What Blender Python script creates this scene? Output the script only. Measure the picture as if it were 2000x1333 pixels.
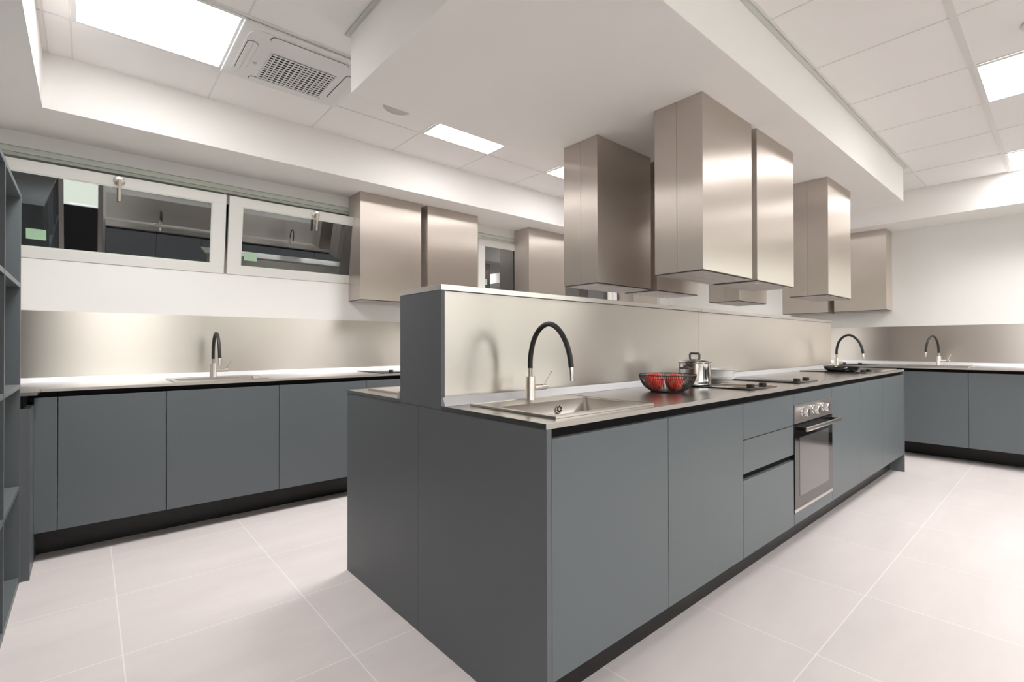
import bpy, bmesh, math, random
from mathutils import Vector, Matrix
PI = math.pi
for o in list(bpy.data.objects):
    bpy.data.objects.remove(o)
scene = bpy.context.scene
COL = scene.collection

# ------------------------------------------------------------------ camera, world, exposure
YAW, PITCH, ROLL, FPX = 0.8554, 0.0072, -0.0018, 953.0
cd = bpy.data.cameras.new('camera'); cam = bpy.data.objects.new('camera', cd); COL.objects.link(cam)
cd.sensor_fit = 'HORIZONTAL'; cd.sensor_width = 36.0; cd.lens = FPX * 36.0 / 2000.0
cd.clip_start = 0.02; cd.clip_end = 200
F = Vector((math.cos(YAW), math.sin(YAW), 0)); R = Vector((math.sin(YAW), -math.cos(YAW), 0)); U = Vector((0, 0, 1))
F2 = F * math.cos(PITCH) + U * math.sin(PITCH); U2 = U * math.cos(PITCH) - F * math.sin(PITCH)
R3 = R * math.cos(ROLL) + U2 * math.sin(ROLL); U3 = U2 * math.cos(ROLL) - R * math.sin(ROLL)
cam.matrix_world = Matrix(((R3.x, U3.x, -F2.x, -0.9525), (R3.y, U3.y, -F2.y, -0.9536), (R3.z, U3.z, -F2.z, 1.0923), (0, 0, 0, 1)))
scene.camera = cam

world = bpy.data.worlds.new('daylight'); scene.world = world; world.use_nodes = True
wn = world.node_tree.nodes; wl = world.node_tree.links
wbg = wn['Background']; wbg.inputs['Strength'].default_value = 0.5
tc = wn.new('ShaderNodeTexCoord'); sep = wn.new('ShaderNodeSeparateXYZ'); rmp = wn.new('ShaderNodeValToRGB')
wl.new(tc.outputs['Generated'], sep.inputs[0]); wl.new(sep.outputs['Z'], rmp.inputs[0])
rmp.color_ramp.elements[0].position = 0.05; rmp.color_ramp.elements[0].color = (1.6, 1.68, 1.45, 1)
rmp.color_ramp.elements[1].position = 0.35; rmp.color_ramp.elements[1].color = (4.4, 4.5, 4.5, 1)
wl.new(rmp.outputs[0], wbg.inputs['Color'])

scene.view_settings.view_transform = 'Standard'
scene.view_settings.look = 'None'
scene.view_settings.gamma = 1.0
scene.view_settings.use_curve_mapping = False
scene.view_settings.exposure = 1.92
PANEL_E = 2.9
PANEL_W = 4.0

# ------------------------------------------------------------------ materials
def lin(r, g, b):
    f = lambda c: (c / 255) / 12.92 if c <= 10 else (((c / 255) + 0.055) / 1.055) ** 2.4
    return (f(r), f(g), f(b), 1)

def mat(name, col, rough=0.5, metal=0.0, spec=0.5, aniso=0.0, arot=0.0, noise=0.0, nscale=6.0, bump=0.0, bscale=200, coat=0.0, ior=None, emit=None, estr=0, stretch=None):
    m = bpy.data.materials.new(name); m.use_nodes = True
    n = m.node_tree.nodes; l = m.node_tree.links; b = n['Principled BSDF']
    b.inputs['Base Color'].default_value = col if len(col) == 4 else (*col, 1)
    b.inputs['Roughness'].default_value = rough; b.inputs['Metallic'].default_value = metal
    b.inputs['Specular IOR Level'].default_value = spec; b.inputs['Coat Weight'].default_value = coat
    if ior: b.inputs['IOR'].default_value = ior
    if emit:
        b.inputs['Emission Color'].default_value = emit; b.inputs['Emission Strength'].default_value = estr
    if aniso:
        b.inputs['Anisotropic'].default_value = aniso; b.inputs['Anisotropic Rotation'].default_value = arot
        t = n.new('ShaderNodeTangent'); t.direction_type = 'RADIAL'; t.axis = 'Z'; l.new(t.outputs[0], b.inputs['Tangent'])
    if noise or stretch:
        tcn = n.new('ShaderNodeTexCoord'); mp = n.new('ShaderNodeMapping'); nz = n.new('ShaderNodeTexNoise')
        if stretch: mp.inputs['Scale'].default_value = stretch
        nz.inputs['Scale'].default_value = nscale; nz.inputs['Detail'].default_value = 5
        l.new(tcn.outputs['Object'], mp.inputs[0]); l.new(mp.outputs[0], nz.inputs[0])
        mr = n.new('ShaderNodeMapRange'); l.new(nz.outputs[0], mr.inputs[0])
        mr.inputs['To Min'].default_value = 1 - noise; mr.inputs['To Max'].default_value = 1 + noise
        mx = n.new('ShaderNodeVectorMath'); mx.operation = 'SCALE'; mx.inputs[0].default_value = col[:3]
        l.new(mr.outputs[0], mx.inputs['Scale']); l.new(mx.outputs[0], b.inputs['Base Color'])
        if stretch:
            r2 = n.new('ShaderNodeMapRange'); l.new(nz.outputs[0], r2.inputs[0])
            r2.inputs['To Min'].default_value = rough * 0.88; r2.inputs['To Max'].default_value = rough * 1.12
            l.new(r2.outputs[0], b.inputs['Roughness'])
    if bump:
        tcn = n.new('ShaderNodeTexCoord'); nz = n.new('ShaderNodeTexNoise'); nz.inputs['Scale'].default_value = bscale
        l.new(tcn.outputs['Object'], nz.inputs[0]); bp = n.new('ShaderNodeBump'); bp.inputs['Strength'].default_value = bump
        bp.inputs['Distance'].default_value = 0.001; l.new(nz.outputs[0], bp.inputs['Height']); l.new(bp.outputs[0], b.inputs['Normal'])
    return m

M = {}
STEEL = (0.66, 0.595, 0.545)
M['wall'] = mat('wall_paint', (0.86, 0.85, 0.835), 0.85, spec=0.2, bump=0.05, bscale=350)
M['soffit'] = mat('soffit_paint', (0.90, 0.88, 0.86), 0.85, spec=0.2)
M['tile_white'] = mat('ceiling_tile', (0.89, 0.865, 0.855), 0.9, spec=0.2, noise=0.012, nscale=3)
M['white_metal'] = mat('white_metal', (0.78, 0.77, 0.76), 0.4)
M['gap_grey'] = mat('shadow_gap_trim', (0.62, 0.63, 0.59), 0.6)
M['sash_white'] = mat('white_window_frame', (0.80, 0.79, 0.765), 0.35)
M['alu'] = mat('pale_green_grey_aluminium', (0.74, 0.78, 0.72), 0.45)
M['rim_dark'] = mat('dark_seam', (0.07, 0.06, 0.055), 0.6)
M['brown'] = mat('dark_brown_frame', (0.38, 0.33, 0.30), 0.5)
M['paint'] = mat('blue_grey_lacquer', lin(98, 104, 107), 0.42, spec=0.42, noise=0.015, nscale=2)
M['paint_dark'] = mat('slate_grey_lacquer', lin(98, 101, 104), 0.5, spec=0.4, noise=0.015, nscale=2)
M['black'] = mat('black_laminate', (0.010, 0.009, 0.009), 0.7, spec=0.12)
M['plinth'] = mat('black_plinth_foil', (0.011, 0.0095, 0.009), 0.34, spec=0.35, noise=0.08, nscale=12)
M['steel_hood'] = mat('steel_brushed_vertical', STEEL, 0.36, 1.0, aniso=1.0, arot=0.0)
M['steel_splash'] = mat('steel_brushed_horizontal', (0.74, 0.70, 0.65), 0.32, 1.0, aniso=0.85, arot=0.25)
M['steel_top'] = mat('steel_worktop', (0.58, 0.55, 0.525), 0.23, 1.0, noise=0.02, nscale=4, stretch=(1, 30, 30))
M['steel_sink'] = mat('steel_sink', (0.62, 0.58, 0.54), 0.30, 1.0, noise=0.03, nscale=5, stretch=(1, 20, 20))
M['steel_satin'] = mat('satin_nickel', (0.70, 0.65, 0.60), 0.28, 1.0)
M['steel_chrome'] = mat('polished_steel', (0.72, 0.71, 0.70), 0.06, 1.0)
M['filter'] = mat('hood_filter_mesh', (0.62, 0.575, 0.565), 0.5, 0.5)
M['steel_edge'] = mat('steel_folded_edge', (0.62, 0.58, 0.55), 0.5, 1.0)
M['steel_dark'] = mat('steel_control_panel', (0.44, 0.40, 0.385), 0.42, 1.0)
M['upstand'] = mat('aluminium_upstand', (0.55, 0.55, 0.57), 0.45, 0.6)
M['rubber'] = mat('black_rubber_hose', (0.017, 0.017, 0.017), 0.5, bump=0.25, bscale=600)
M['glass_black'] = mat('black_hob_glass', (0.02, 0.018, 0.017), 0.10, spec=0.6)
M['oven_glass'] = mat('oven_black_glass', (0.012, 0.011, 0.011), 0.05, spec=0.8)
M['oven_window'] = mat('oven_window_glass', (0.10, 0.095, 0.095), 0.05, spec=0.9)
M['knob_black'] = mat('black_knob', (0.014, 0.013, 0.013), 0.35)
M['pan'] = mat('pan_black_enamel', (0.02, 0.018, 0.016), 0.12, spec=0.8)
M['wire'] = mat('black_wire', (0.035, 0.032, 0.035), 0.4, 0.3)
M['white_ceramic'] = mat('white_ceramic', (0.82, 0.81, 0.80), 0.15)
M['wood'] = mat('pale_wood', lin(214, 184, 155), 0.55, noise=0.08, nscale=20, stretch=(1, 12, 12))
M['sticker'] = mat('pale_green_sticker', lin(172, 205, 176), 0.6)
M['grey_plastic'] = mat('grey_plastic', (0.52, 0.50, 0.47), 0.5)
M['dark_void'] = mat('dark_void', (0.03, 0.028, 0.028), 0.8)
M['handle_grey'] = mat('grey_lid_handle', (0.075, 0.08, 0.08), 0.45)
M['led'] = mat('led_diffuser', (1, 1, 1), 0.5, emit=(1.0, 0.99, 0.975, 1), estr=PANEL_E)

def mirror_glass():
    m = bpy.data.materials.new('tinted_reflective_glass'); m.use_nodes = True
    n = m.node_tree.nodes; l = m.node_tree.links; n.remove(n['Principled BSDF'])
    d = n.new('ShaderNodeBsdfDiffuse'); d.inputs[0].default_value = (0.012, 0.012, 0.013, 1)
    g = n.new('ShaderNodeBsdfGlossy'); g.inputs['Roughness'].default_value = 0.012; g.inputs[0].default_value = (0.95, 0.98, 1.0, 1)
    fr = n.new('ShaderNodeFresnel'); fr.inputs[0].default_value = 1.9
    mr = n.new('ShaderNodeMapRange'); mr.inputs['From Max'].default_value = 1; mr.inputs['To Min'].default_value = 0.22; mr.inputs['To Max'].default_value = 1
    mx = n.new('ShaderNodeMixShader'); l.new(fr.outputs[0], mr.inputs[0]); l.new(mr.outputs[0], mx.inputs[0])
    l.new(d.outputs[0], mx.inputs[1]); l.new(g.outputs[0], mx.inputs[2]); l.new(mx.outputs[0], n['Material Output'].inputs[0])
    return m
M['mirror_glass'] = mirror_glass()

def clear_glass():
    m = bpy.data.materials.new('clear_window_glass'); m.use_nodes = True
    n = m.node_tree.nodes; l = m.node_tree.links; n.remove(n['Principled BSDF'])
    t = n.new('ShaderNodeBsdfTransparent'); g = n.new('ShaderNodeBsdfGlossy'); g.inputs['Roughness'].default_value = 0.02
    mx = n.new('ShaderNodeMixShader'); mx.inputs[0].default_value = 0.1
    l.new(t.outputs[0], mx.inputs[1]); l.new(g.outputs[0], mx.inputs[2]); l.new(mx.outputs[0], n['Material Output'].inputs[0])
    return m
M['clear_glass'] = clear_glass()

def floor_mat():
    m = bpy.data.materials.new('floor_porcelain_tiles'); m.use_nodes = True
    n = m.node_tree.nodes; l = m.node_tree.links; b = n['Principled BSDF']
    tcn = n.new('ShaderNodeTexCoord'); mp = n.new('ShaderNodeMapping'); l.new(tcn.outputs['Object'], mp.inputs[0])
    # tile pitch 0.613 x 0.534, joints through (0.983, -0.353)
    mp.inputs['Location'].default_value = (-0.983 + 0.613 * 10, 0.353 + 0.534 * 10, 0)
    br = n.new('ShaderNodeTexBrick'); l.new(mp.outputs[0], br.inputs['Vector'])
    br.offset = 0.0; br.squash = 1.0
    br.inputs['Scale'].default_value = 1.0; br.inputs['Brick Width'].default_value = 0.613; br.inputs['Row Height'].default_value = 0.534
    br.inputs['Mortar Size'].default_value = 0.0022; br.inputs['Mortar Smooth'].default_value = 0.2; br.inputs['Bias'].default_value = 0
    br.inputs['Color1'].default_value = (0.65, 0.595, 0.585, 1); br.inputs['Color2'].default_value = (0.62, 0.57, 0.555, 1)
    br.inputs['Mortar'].default_value = (0.78, 0.74, 0.73, 1)
    nz = n.new('ShaderNodeTexNoise'); nz.inputs['Scale'].default_value = 2.2; nz.inputs['Detail'].default_value = 8; nz.inputs['Roughness'].default_value = 0.6
    mp2 = n.new('ShaderNodeMapping'); mp2.inputs['Scale'].default_value = (0.6, 2.2, 1); l.new(tcn.outputs['Object'], mp2.inputs[0]); l.new(mp2.outputs[0], nz.inputs[0])
    mr = n.new('ShaderNodeMapRange'); l.new(nz.outputs[0], mr.inputs[0]); mr.inputs['From Min'].default_value = 0.3; mr.inputs['From Max'].default_value = 0.7
    mr.inputs['To Min'].default_value = 0.95; mr.inputs['To Max'].default_value = 1.05
    vm = n.new('ShaderNodeVectorMath'); vm.operation = 'SCALE'; l.new(br.outputs['Color'], vm.inputs[0]); l.new(mr.outputs[0], vm.inputs['Scale'])
    l.new(vm.outputs[0], b.inputs['Base Color']); b.inputs['Roughness'].default_value = 0.42; b.inputs['Specular IOR Level'].default_value = 0.4
    bp = n.new('ShaderNodeBump'); bp.inputs['Strength'].default_value = 0.15; bp.inputs['Distance'].default_value = 0.001
    inv = n.new('ShaderNodeMath'); inv.operation = 'SUBTRACT'; inv.inputs[0].default_value = 1; l.new(br.outputs['Fac'], inv.inputs[1])
    l.new(inv.outputs[0], bp.inputs['Height']); l.new(bp.outputs[0], b.inputs['Normal'])
    return m
M['floor'] = floor_mat()

def apple_mat():
    m = bpy.data.materials.new('red_apple_skin'); m.use_nodes = True
    n = m.node_tree.nodes; l = m.node_tree.links; b = n['Principled BSDF']
    tcn = n.new('ShaderNodeTexCoord'); nz = n.new('ShaderNodeTexNoise'); nz.inputs['Scale'].default_value = 70; nz.inputs['Detail'].default_value = 3
    mp = n.new('ShaderNodeMapping'); mp.inputs['Scale'].default_value = (1, 1, 0.35); l.new(tcn.outputs['Object'], mp.inputs[0]); l.new(mp.outputs[0], nz.inputs[0])
    cr = n.new('ShaderNodeValToRGB'); l.new(nz.outputs[0], cr.inputs[0])
    cr.color_ramp.elements[0].position = 0.42; cr.color_ramp.elements[0].color = (0.78, 0.022, 0.015, 1)
    cr.color_ramp.elements[1].position = 0.72; cr.color_ramp.elements[1].color = (0.92, 0.25, 0.15, 1)
    l.new(cr.outputs[0], b.inputs['Base Color']); b.inputs['Roughness'].default_value = 0.3
    return m
M['apple'] = apple_mat()

# ------------------------------------------------------------------ mesh helpers
class MB:
    def __init__(s): s.bm = bmesh.new()
    def box(s, x0, x1, y0, y1, z0, z1, bev=0.0):
        bm2 = bmesh.new() if bev else s.bm
        vs = [bm2.verts.new(p) for p in ((x0, y0, z0), (x1, y0, z0), (x1, y1, z0), (x0, y1, z0), (x0, y0, z1), (x1, y0, z1), (x1, y1, z1), (x0, y1, z1))]
        for f in ((3, 2, 1, 0), (4, 5, 6, 7), (0, 1, 5, 4), (1, 2, 6, 5), (2, 3, 7, 6), (3, 0, 4, 7)):
            bm2.faces.new([vs[i] for i in f])
        if bev:
            bmesh.ops.bevel(bm2, geom=bm2.edges[:], offset=bev, segments=2, affect='EDGES', profile=0.5)
            me = bpy.data.meshes.new('t'); bm2.to_mesh(me); bm2.free(); s.bm.from_mesh(me); bpy.data.meshes.remove(me)
        return s
    def prism(s, pts, axis, a0, a1):
        # pts: 2-D outline, counter-clockwise; extruded along axis ('x': (y,z), 'y': (x,z), 'z': (x,y))
        mk = {'x': lambda p, a: (a, p[0], p[1]), 'y': lambda p, a: (p[0], a, p[1]), 'z': lambda p, a: (p[0], p[1], a)}[axis]
        A = [s.bm.verts.new(mk(p, a0)) for p in pts]; B = [s.bm.verts.new(mk(p, a1)) for p in pts]
        n = len(pts)
        s.bm.faces.new(A[::-1]); s.bm.faces.new(B)
        for i in range(n): s.bm.faces.new((A[i], A[(i + 1) % n], B[(i + 1) % n], B[i]))
        return s
    def lathe(s, prof, seg=32, c=(0, 0, 0), closed=False, axis='z'):
        def P(r, z, a):
            x, y = r * math.cos(a), r * math.sin(a)
            if axis == 'z': return (c[0] + x, c[1] + y, c[2] + z)
            if axis == 'x': return (c[0] + z, c[1] + x, c[2] + y)
            return (c[0] + y, c[1] + z, c[2] + x)
        rings = []
        for r, z in prof:
            if r < 1e-6: rings.append([s.bm.verts.new(P(0, z, 0))])
            else: rings.append([s.bm.verts.new(P(r, z, 2 * PI * i / seg)) for i in range(seg)])
        prs = list(zip(rings, rings[1:]))
        if closed: prs.append((rings[-1], rings[0]))
        for a, b in prs:
            for i in range(seg):
                j = (i + 1) % seg
                if len(a) == 1 and len(b) == 1: continue
                if len(a) == 1: f = (a[0], b[j], b[i])
                elif len(b) == 1: f = (a[i], a[j], b[0])
                else: f = (a[i], a[j], b[j], b[i])
                s.bm.faces.new(f)
        return s
    def tube(s, pts, r, seg=12, closed=False, caps=True):
        pts = [Vector(p) for p in pts]; n = len(pts); rings = []; up = None
        for i, p in enumerate(pts):
            if closed: t = (pts[(i + 1) % n] - pts[i - 1]).normalized()
            else: t = (pts[min(i + 1, n - 1)] - pts[max(i - 1, 0)]).normalized()
            if up is None: up = t.orthogonal().normalized()
            up = (up - t * up.dot(t)).normalized(); bi = t.cross(up)
            rr = r[i] if isinstance(r, (list, tuple)) else r
            rings.append([s.bm.verts.new(p + (up * math.cos(2 * PI * k / seg) + bi * math.sin(2 * PI * k / seg)) * rr) for k in range(seg)])
        prs = list(zip(rings, rings[1:]))
        if closed: prs.append((rings[-1], rings[0]))
        for a, b in prs:
            for k in range(seg): s.bm.faces.new((a[k], a[(k + 1) % seg], b[(k + 1) % seg], b[k]))
        if caps and not closed: s.bm.faces.new(rings[0][::-1]); s.bm.faces.new(rings[-1])
        return s
    def build(s, name, m, parent=None, smooth=False, recalc=True):
        if recalc: bmesh.ops.recalc_face_normals(s.bm, faces=s.bm.faces[:])
        me = bpy.data.meshes.new(name); s.bm.to_mesh(me); s.bm.free()
        me.materials.append(M[m] if isinstance(m, str) else m)
        if smooth:
            for p in me.polygons: p.use_smooth = True
            try: me.set_sharp_from_angle(angle=math.radians(38))
            except Exception: pass
        o = bpy.data.objects.new(name, me); COL.objects.link(o)
        if parent: o.parent = parent
        return o

def box(name, m, x0, x1, y0, y1, z0, z1, parent=None, bev=0.0):
    return MB().box(x0, x1, y0, y1, z0, z1, bev).build(name, m, parent)
def tag(o, label, cat, group=None):
    o['label'] = label; o['category'] = cat
    if group: o['group'] = group
    return o
def thing(name, label, cat, loc=(0, 0, 0), rotz=0.0, group=None):
    o = bpy.data.objects.new(name, None); COL.objects.link(o); o.empty_display_size = 0.05
    o.location = loc; o.rotation_euler = (0, 0, rotz)
    return tag(o, label, cat, group)
def struct(o):
    o['kind'] = 'structure'; return o
def dup(root, loc, rotz, label, group=None):
    r = root.copy(); COL.objects.link(r); r.location = loc; r.rotation_euler = (0, 0, rotz); r['label'] = label
    if group: r['group'] = group
    for ch in list(root.children):
        c = ch.copy(); COL.objects.link(c); c.parent = r
        for g in list(ch.children):
            d = g.copy(); COL.objects.link(d); d.parent = c
    return r

# ------------------------------------------------------------------ measured layout (metres)
ZT, ZU, ZD, ZP = 0.873, 0.8577, 0.828, 0.151      # worktop top / underside, door top / bottom
YL, XB, YR, XF = 3.02, 5.72, -3.30, -1.62         # room walls
ZC, ZS = 2.620, 2.326                             # tile ceiling, soffit underside
RX0, RX1, RY1, RY0 = -1.135, 5.219, 2.542, -2.80  # recess of the tiled ceiling

# ------------------------------------------------------------------ room shell
struct(box('floor', 'floor', XF - .1, XB + .1, YR - .1, YL + .35, -0.1, 0))
# ceiling: one plate with the tile grid lines as real T bars
struct(box('ceiling', 'tile_white', RX0 - .02, RX1 + .02, RY0 - .02, RY1 + .02, ZC, ZC + .05))
g = MB()
ys = [2.12, 1.55, 0.98, 0.41, -0.03, -0.595, -1.165, -1.735, -2.305]
xs = [RX0 + 0.02] + [-1.02 + 0.6222 * i for i in range(11)]
for i, x in enumerate(xs):
    g.box(x - .0035, x + .0035, RY0, RY1, ZC - .0025, ZC)
for y in ys:
    w = 0.014 if y in (-0.595, 1.55) else 0.0035
    g.box(RX0, RX1, y - w, y + w, ZC - .0035, ZC)
struct(g.build('trim_1', mat('ceiling_grid_bars', (0.76, 0.735, 0.715), 0.5)))
# soffit band round the room
ZTOP = ZC + .05
s = MB()
s.box(XF, RX0, YR, YL, ZS, ZTOP); s.box(RX1, XB, YR, YL, ZS, ZTOP)
s.box(RX0, RX1, RY1, YL, ZS, ZTOP); s.box(RX0, RX1, YR, RY0, ZS, ZTOP)
struct(s.build('trim_2', 'soffit'))
# dropped beam over the island
IX0, IX1, IY0, IY1 = 0.016, 4.375, 0.004, 1.361
struct(box('trim_3', 'soffit', IX0, IX1, IY0, IY1, ZS, ZC - .004, bev=0.002))
gp = MB(); w = .022
gp.box(IX0 - w, IX1 + w, IY0 - w, IY0 - .001, ZC - .008, ZC - .0036); gp.box(IX0 - w, IX1 + w, IY1 + .001, IY1 + w, ZC - .008, ZC - .0036)
gp.box(IX0 - w, IX0 - .001, IY0, IY1, ZC - .008, ZC - .0036); gp.box(IX1 + .001, IX1 + w, IY0, IY1, ZC - .008, ZC - .0036)
struct(gp.build('trim_4', 'gap_grey'))

# walls with window bands
def wall_y(name, y0, y1, opens, z0=1.60, z1=2.24):
    b = MB(); x = XF
    b.box(XF, XB, y0, y1, 0, z0); b.box(XF, XB, y0, y1, z1, ZTOP)
    for a, c in opens:
        b.box(x, a, y0, y1, z0, z1); x = c
    b.box(x, XB, y0, y1, z0, z1)
    return struct(b.build(name, 'wall'))
OPL = [(-1.42, 1.00), (2.02, 5.38)]
OPR = [(-.70, 2.00), (2.20, 5.00)]
wall_y('wall_left', YL, YL + .22, OPL)
b_ = MB()
b_.box(XF, -1.24, YR - .22, YR, 0, ZTOP); b_.box(-.84, XB, YR - .22, YR, 0, 1.36); b_.box(-1.24, XB, YR - .22, YR, 2.30, ZTOP); b_.box(-1.24, -.84, YR - .22, YR, 2.09, 2.30); b_.box(-1.24, -.84, YR - .22, YR, 0, 1.02)
b_.box(-.84, -.70, YR - .22, YR, 1.36, 2.30); b_.box(2.0, 2.2, YR - .22, YR, 1.36, 2.30); b_.box(5.0, XB, YR - .22, YR, 1.36, 2.30)
struct(b_.build('wall_right', 'wall'))
struct(box('wall_back', 'wall', XB, XB + .12, YR - .22, YL + .22, 0, ZTOP))
struct(box('wall_front', 'wall', XF - .12, XF, YR - .22, YL + .22, 0, ZTOP))
# added dark panels behind the left window band, shutting out daylight
for n_, (a, c) in enumerate(OPL):
    struct(box('trim_%d' % (5 + n_), 'dark_void', a, c, YL + .22, YL + .25, 1.60, 2.24))

# ------------------------------------------------------------------ windows
def window_unit(name, a, c, y, sgn, sashes, tilt, glass, stickers=False, z0=1.60, z1=2.24):
    """sgn=-1: room side is -y. fixed frame + hopper sashes tilted into the room"""
    fr = MB()
    ya, yb = sorted((y - sgn * 0.012, y - sgn * 0.075))
    fr.box(a, c, ya, yb, z1 - .055, z1); fr.box(a, c, ya, yb, z0, z0 + .004)
    fr.box(a, a + .02, ya, yb, z0 + .004, z1 - .055); fr.box(c - .02, c, ya, yb, z0 + .004, z1 - .055)
    yq = sorted((y - sgn * 0.060, y - sgn * 0.074)); fr.box(a + .021, c - .021, yq[0], yq[1], z1 - .120, z1 - .056)
    root = struct(fr.build(name, 'alu'))
    st = MB(); yc, yd = sorted((y - sgn * 0.002, y - sgn * 0.012)); st.box(a, c, yc, yd, z1 - .035, z1 - .015)
    st.build('top_rail', 'alu', root)
    gl = MB()
    for sa, sc in sashes[:-1]:
        gl.box(sc + .001, sc + .018, ya, yb, z0 + .004, z1 - .055)
    if len(sashes) > 1: gl.build('mullion', 'brown', root)
    for sa, sc in sashes:
        h = z1 - z0 - .091 + (.03 if tilt == 0 else 0); t = math.radians(tilt)
        m = Matrix.Translation((0, y + sgn * 0.004, z0 + .0008)) @ Matrix.Rotation(-sgn * t, 4, 'X')
        # sash outline (local: y from 0 to thickness away from the room)
        f = MB(); d0, d1 = sorted((0, -sgn * .032))
        gx0, gx1, gz0, gz1 = sa + .082, sc - .082, .064, h - .066
        f.box(sa, sc, d0, d1, 0, gz0, .002); f.box(sa, sc, d0, d1, gz1, h, .002)
        f.box(sa, gx0, d0, d1, gz0 - .001, gz1 + .001); f.box(gx1, sc, d0, d1, gz0 - .001, gz1 + .001)
        f.bm.transform(m); so = f.build('sash', 'sash_white', root)
        p = MB(); e0, e1 = sorted((-sgn * .010, -sgn * .018)); p.box(gx0, gx1, e0, e1, gz0, gz1); p.bm.transform(m)
        p.build('pane', glass, so)
        k = MB(); k0, k1 = sorted((-sgn * .003, -sgn * .010))
        for q in ((gx0, gx0 + .007, gz0, gz1), (gx1 - .007, gx1, gz0, gz1), (gx0, gx1, gz0, gz0 + .006), (gx0, gx1, gz1 - .006, gz1)):
            k.box(q[0], q[1], k0, k1, q[2], q[3])
        k.bm.transform(m); k.build('glazing_seal', 'alu', so)
        xc = (sa + sc) / 2
        hd = MB(); s_ = 1 if sgn < 0 else -1
        hd.lathe([(0, 0), (.030, 0), (.030, -s_ * .008), (.026, -s_ * .011), (0, -s_ * .011)], 24, (xc, 0, h - .030), axis='y')
        hd.lathe([(0, 0), (.009, 0), (.009, -s_ * .04), (0, -s_ * .04)], 16, (xc, -s_ * .011, h - .030), axis='y')
        hd.tube([(xc, -s_ * .048, h - .022), (xc, -s_ * .048, h - .155)], .0095, 16)
        hd.bm.transform(m); hd.build('window_handle', 'steel_satin', so, smooth=True)
        if stickers and sashes.index((sa, sc)) < len(stickers):
            sk = MB(); q0, q1 = sorted((-sgn * .0088, -sgn * .0098)); sk.box(*stickers[sashes.index((sa, sc))], q0, q1, gz0 + .045, gz0 + .105)
            sk.bm.transform(m); sk.build('glass_sticker', 'sticker', so)['label'] = 'pale green rectangular sticker'
    return root
window_unit('window_1', -1.42, 1.00, YL, -1, [(-1.395, -0.224), (-0.205, 0.975)], 10.2, 'mirror_glass', [(-1.225, -1.140), (-.096, -.012)])
window_unit('window_2', 2.02, 5.38, YL, -1, [(2.045, 3.142), (3.158, 4.245), (4.262, 5.355)], 0.0, 'mirror_glass', [(2.132, 2.165)])
window_unit('window_3', -.70, 2.00, YR, 1, [(-.675, .64), (.66, 1.975)], 0.0, 'clear_glass', None, 1.36, 2.30)
window_unit('window_4', 2.20, 5.00, YR, 1, [(2.225, 3.13), (3.15, 4.05), (4.07, 4.975)], 0.0, 'clear_glass', None, 1.36, 2.30)
# narrow glazed door behind the photographer
dm = MB(); dm.box(-1.30, -1.24, YR + .001, YR + .04, 0, 2.15).box(-.84, -.78, YR + .001, YR + .04, 0, 2.15).box(-1.24, -.84, YR + .001, YR + .04, 2.09, 2.15)
dr_ = struct(dm.build('door_1', 'steel_satin'))
box('lower_panel', 'black', -1.239, -.841, YR + .005, YR + .035, 0.002, 1.02, dr_)
box('door_glass', 'clear_glass', -1.239, -.841, YR + .014, YR + .022, 1.021, 2.089, dr_)

# ------------------------------------------------------------------ ceiling light panels, cassette, detectors
CX = lambda i: -1.02 + 0.6222 * i
def ceiling_light(x0, y0, x1, y1, label):
    t = thing('ceiling_light', label, 'ceiling light', ((x0 + x1) / 2, (y0 + y1) / 2, ZC), 0, 'square LED panels in the tiled ceiling')
    a, b = (x1 - x0) / 2, (y1 - y0) / 2
    f = MB(); w = .022
    f.box(-a + .004, a - .004, -b + .004, -b + w, -.009, -.004); f.box(-a + .004, a - .004, b - w, b - .004, -.009, -.004)
    f.box(-a + .004, -a + w, -b + w, b - w, -.009, -.004); f.box(a - w, a - .004, -b + w, b - w, -.009, -.004)
    f.build('frame', 'white_metal', t)
    box('diffuser', 'led', -a + w, a - w, -b + w, b - w, -.0075, -.004, t)
    ld_ = bpy.data.lights.new('panel_light', 'AREA'); ld_.shape = 'RECTANGLE'; ld_.size = 2 * (a - w); ld_.size_y = 2 * (b - w)
    ld_.energy = PANEL_W; ld_.spread = math.radians(120); ld_.color = (1.0, 0.985, 0.965)
    lo = bpy.data.objects.new('panel_light', ld_); COL.objects.link(lo); lo.parent = t; lo.location = (0, 0, -.0105)
    return t
ceiling_light(CX(0), 1.55, CX(1), 2.12, 'large square LED panel beside the air conditioning cassette, upper left')
ceiling_light(CX(3), 1.55, CX(4), 2.12, 'square LED panel cut off by the dropped ceiling, left of the extractor hoods')
ceiling_light(CX(5), 1.55, CX(6), 2.12, 'square LED panel peeking out left of the brushed hoods, farther along the row')
ceiling_light(CX(8), 1.55, CX(9), 2.12, 'square LED panel at the far end behind the dropped ceiling')
ceiling_light(CX(6), -1.165, CX(7), -0.595, 'square LED panel at the upper right edge of the photo, the nearer one')
ceiling_light(CX(9), -1.165, CX(10) - .004, -0.595, 'square LED panel at the far right beside the back wall')
ceiling_light(CX(0), -2.305, CX(1), -1.735, 'added square LED panel behind the camera, brightening the island end')  # unseen lamp, added to brighten the island end panel
ceiling_light(CX(4), -2.305, CX(5), -1.735, 'square LED panel added in an outer row, out of frame beyond the right aisle')  # added out of frame, placed to light the doors more than the floor

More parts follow.
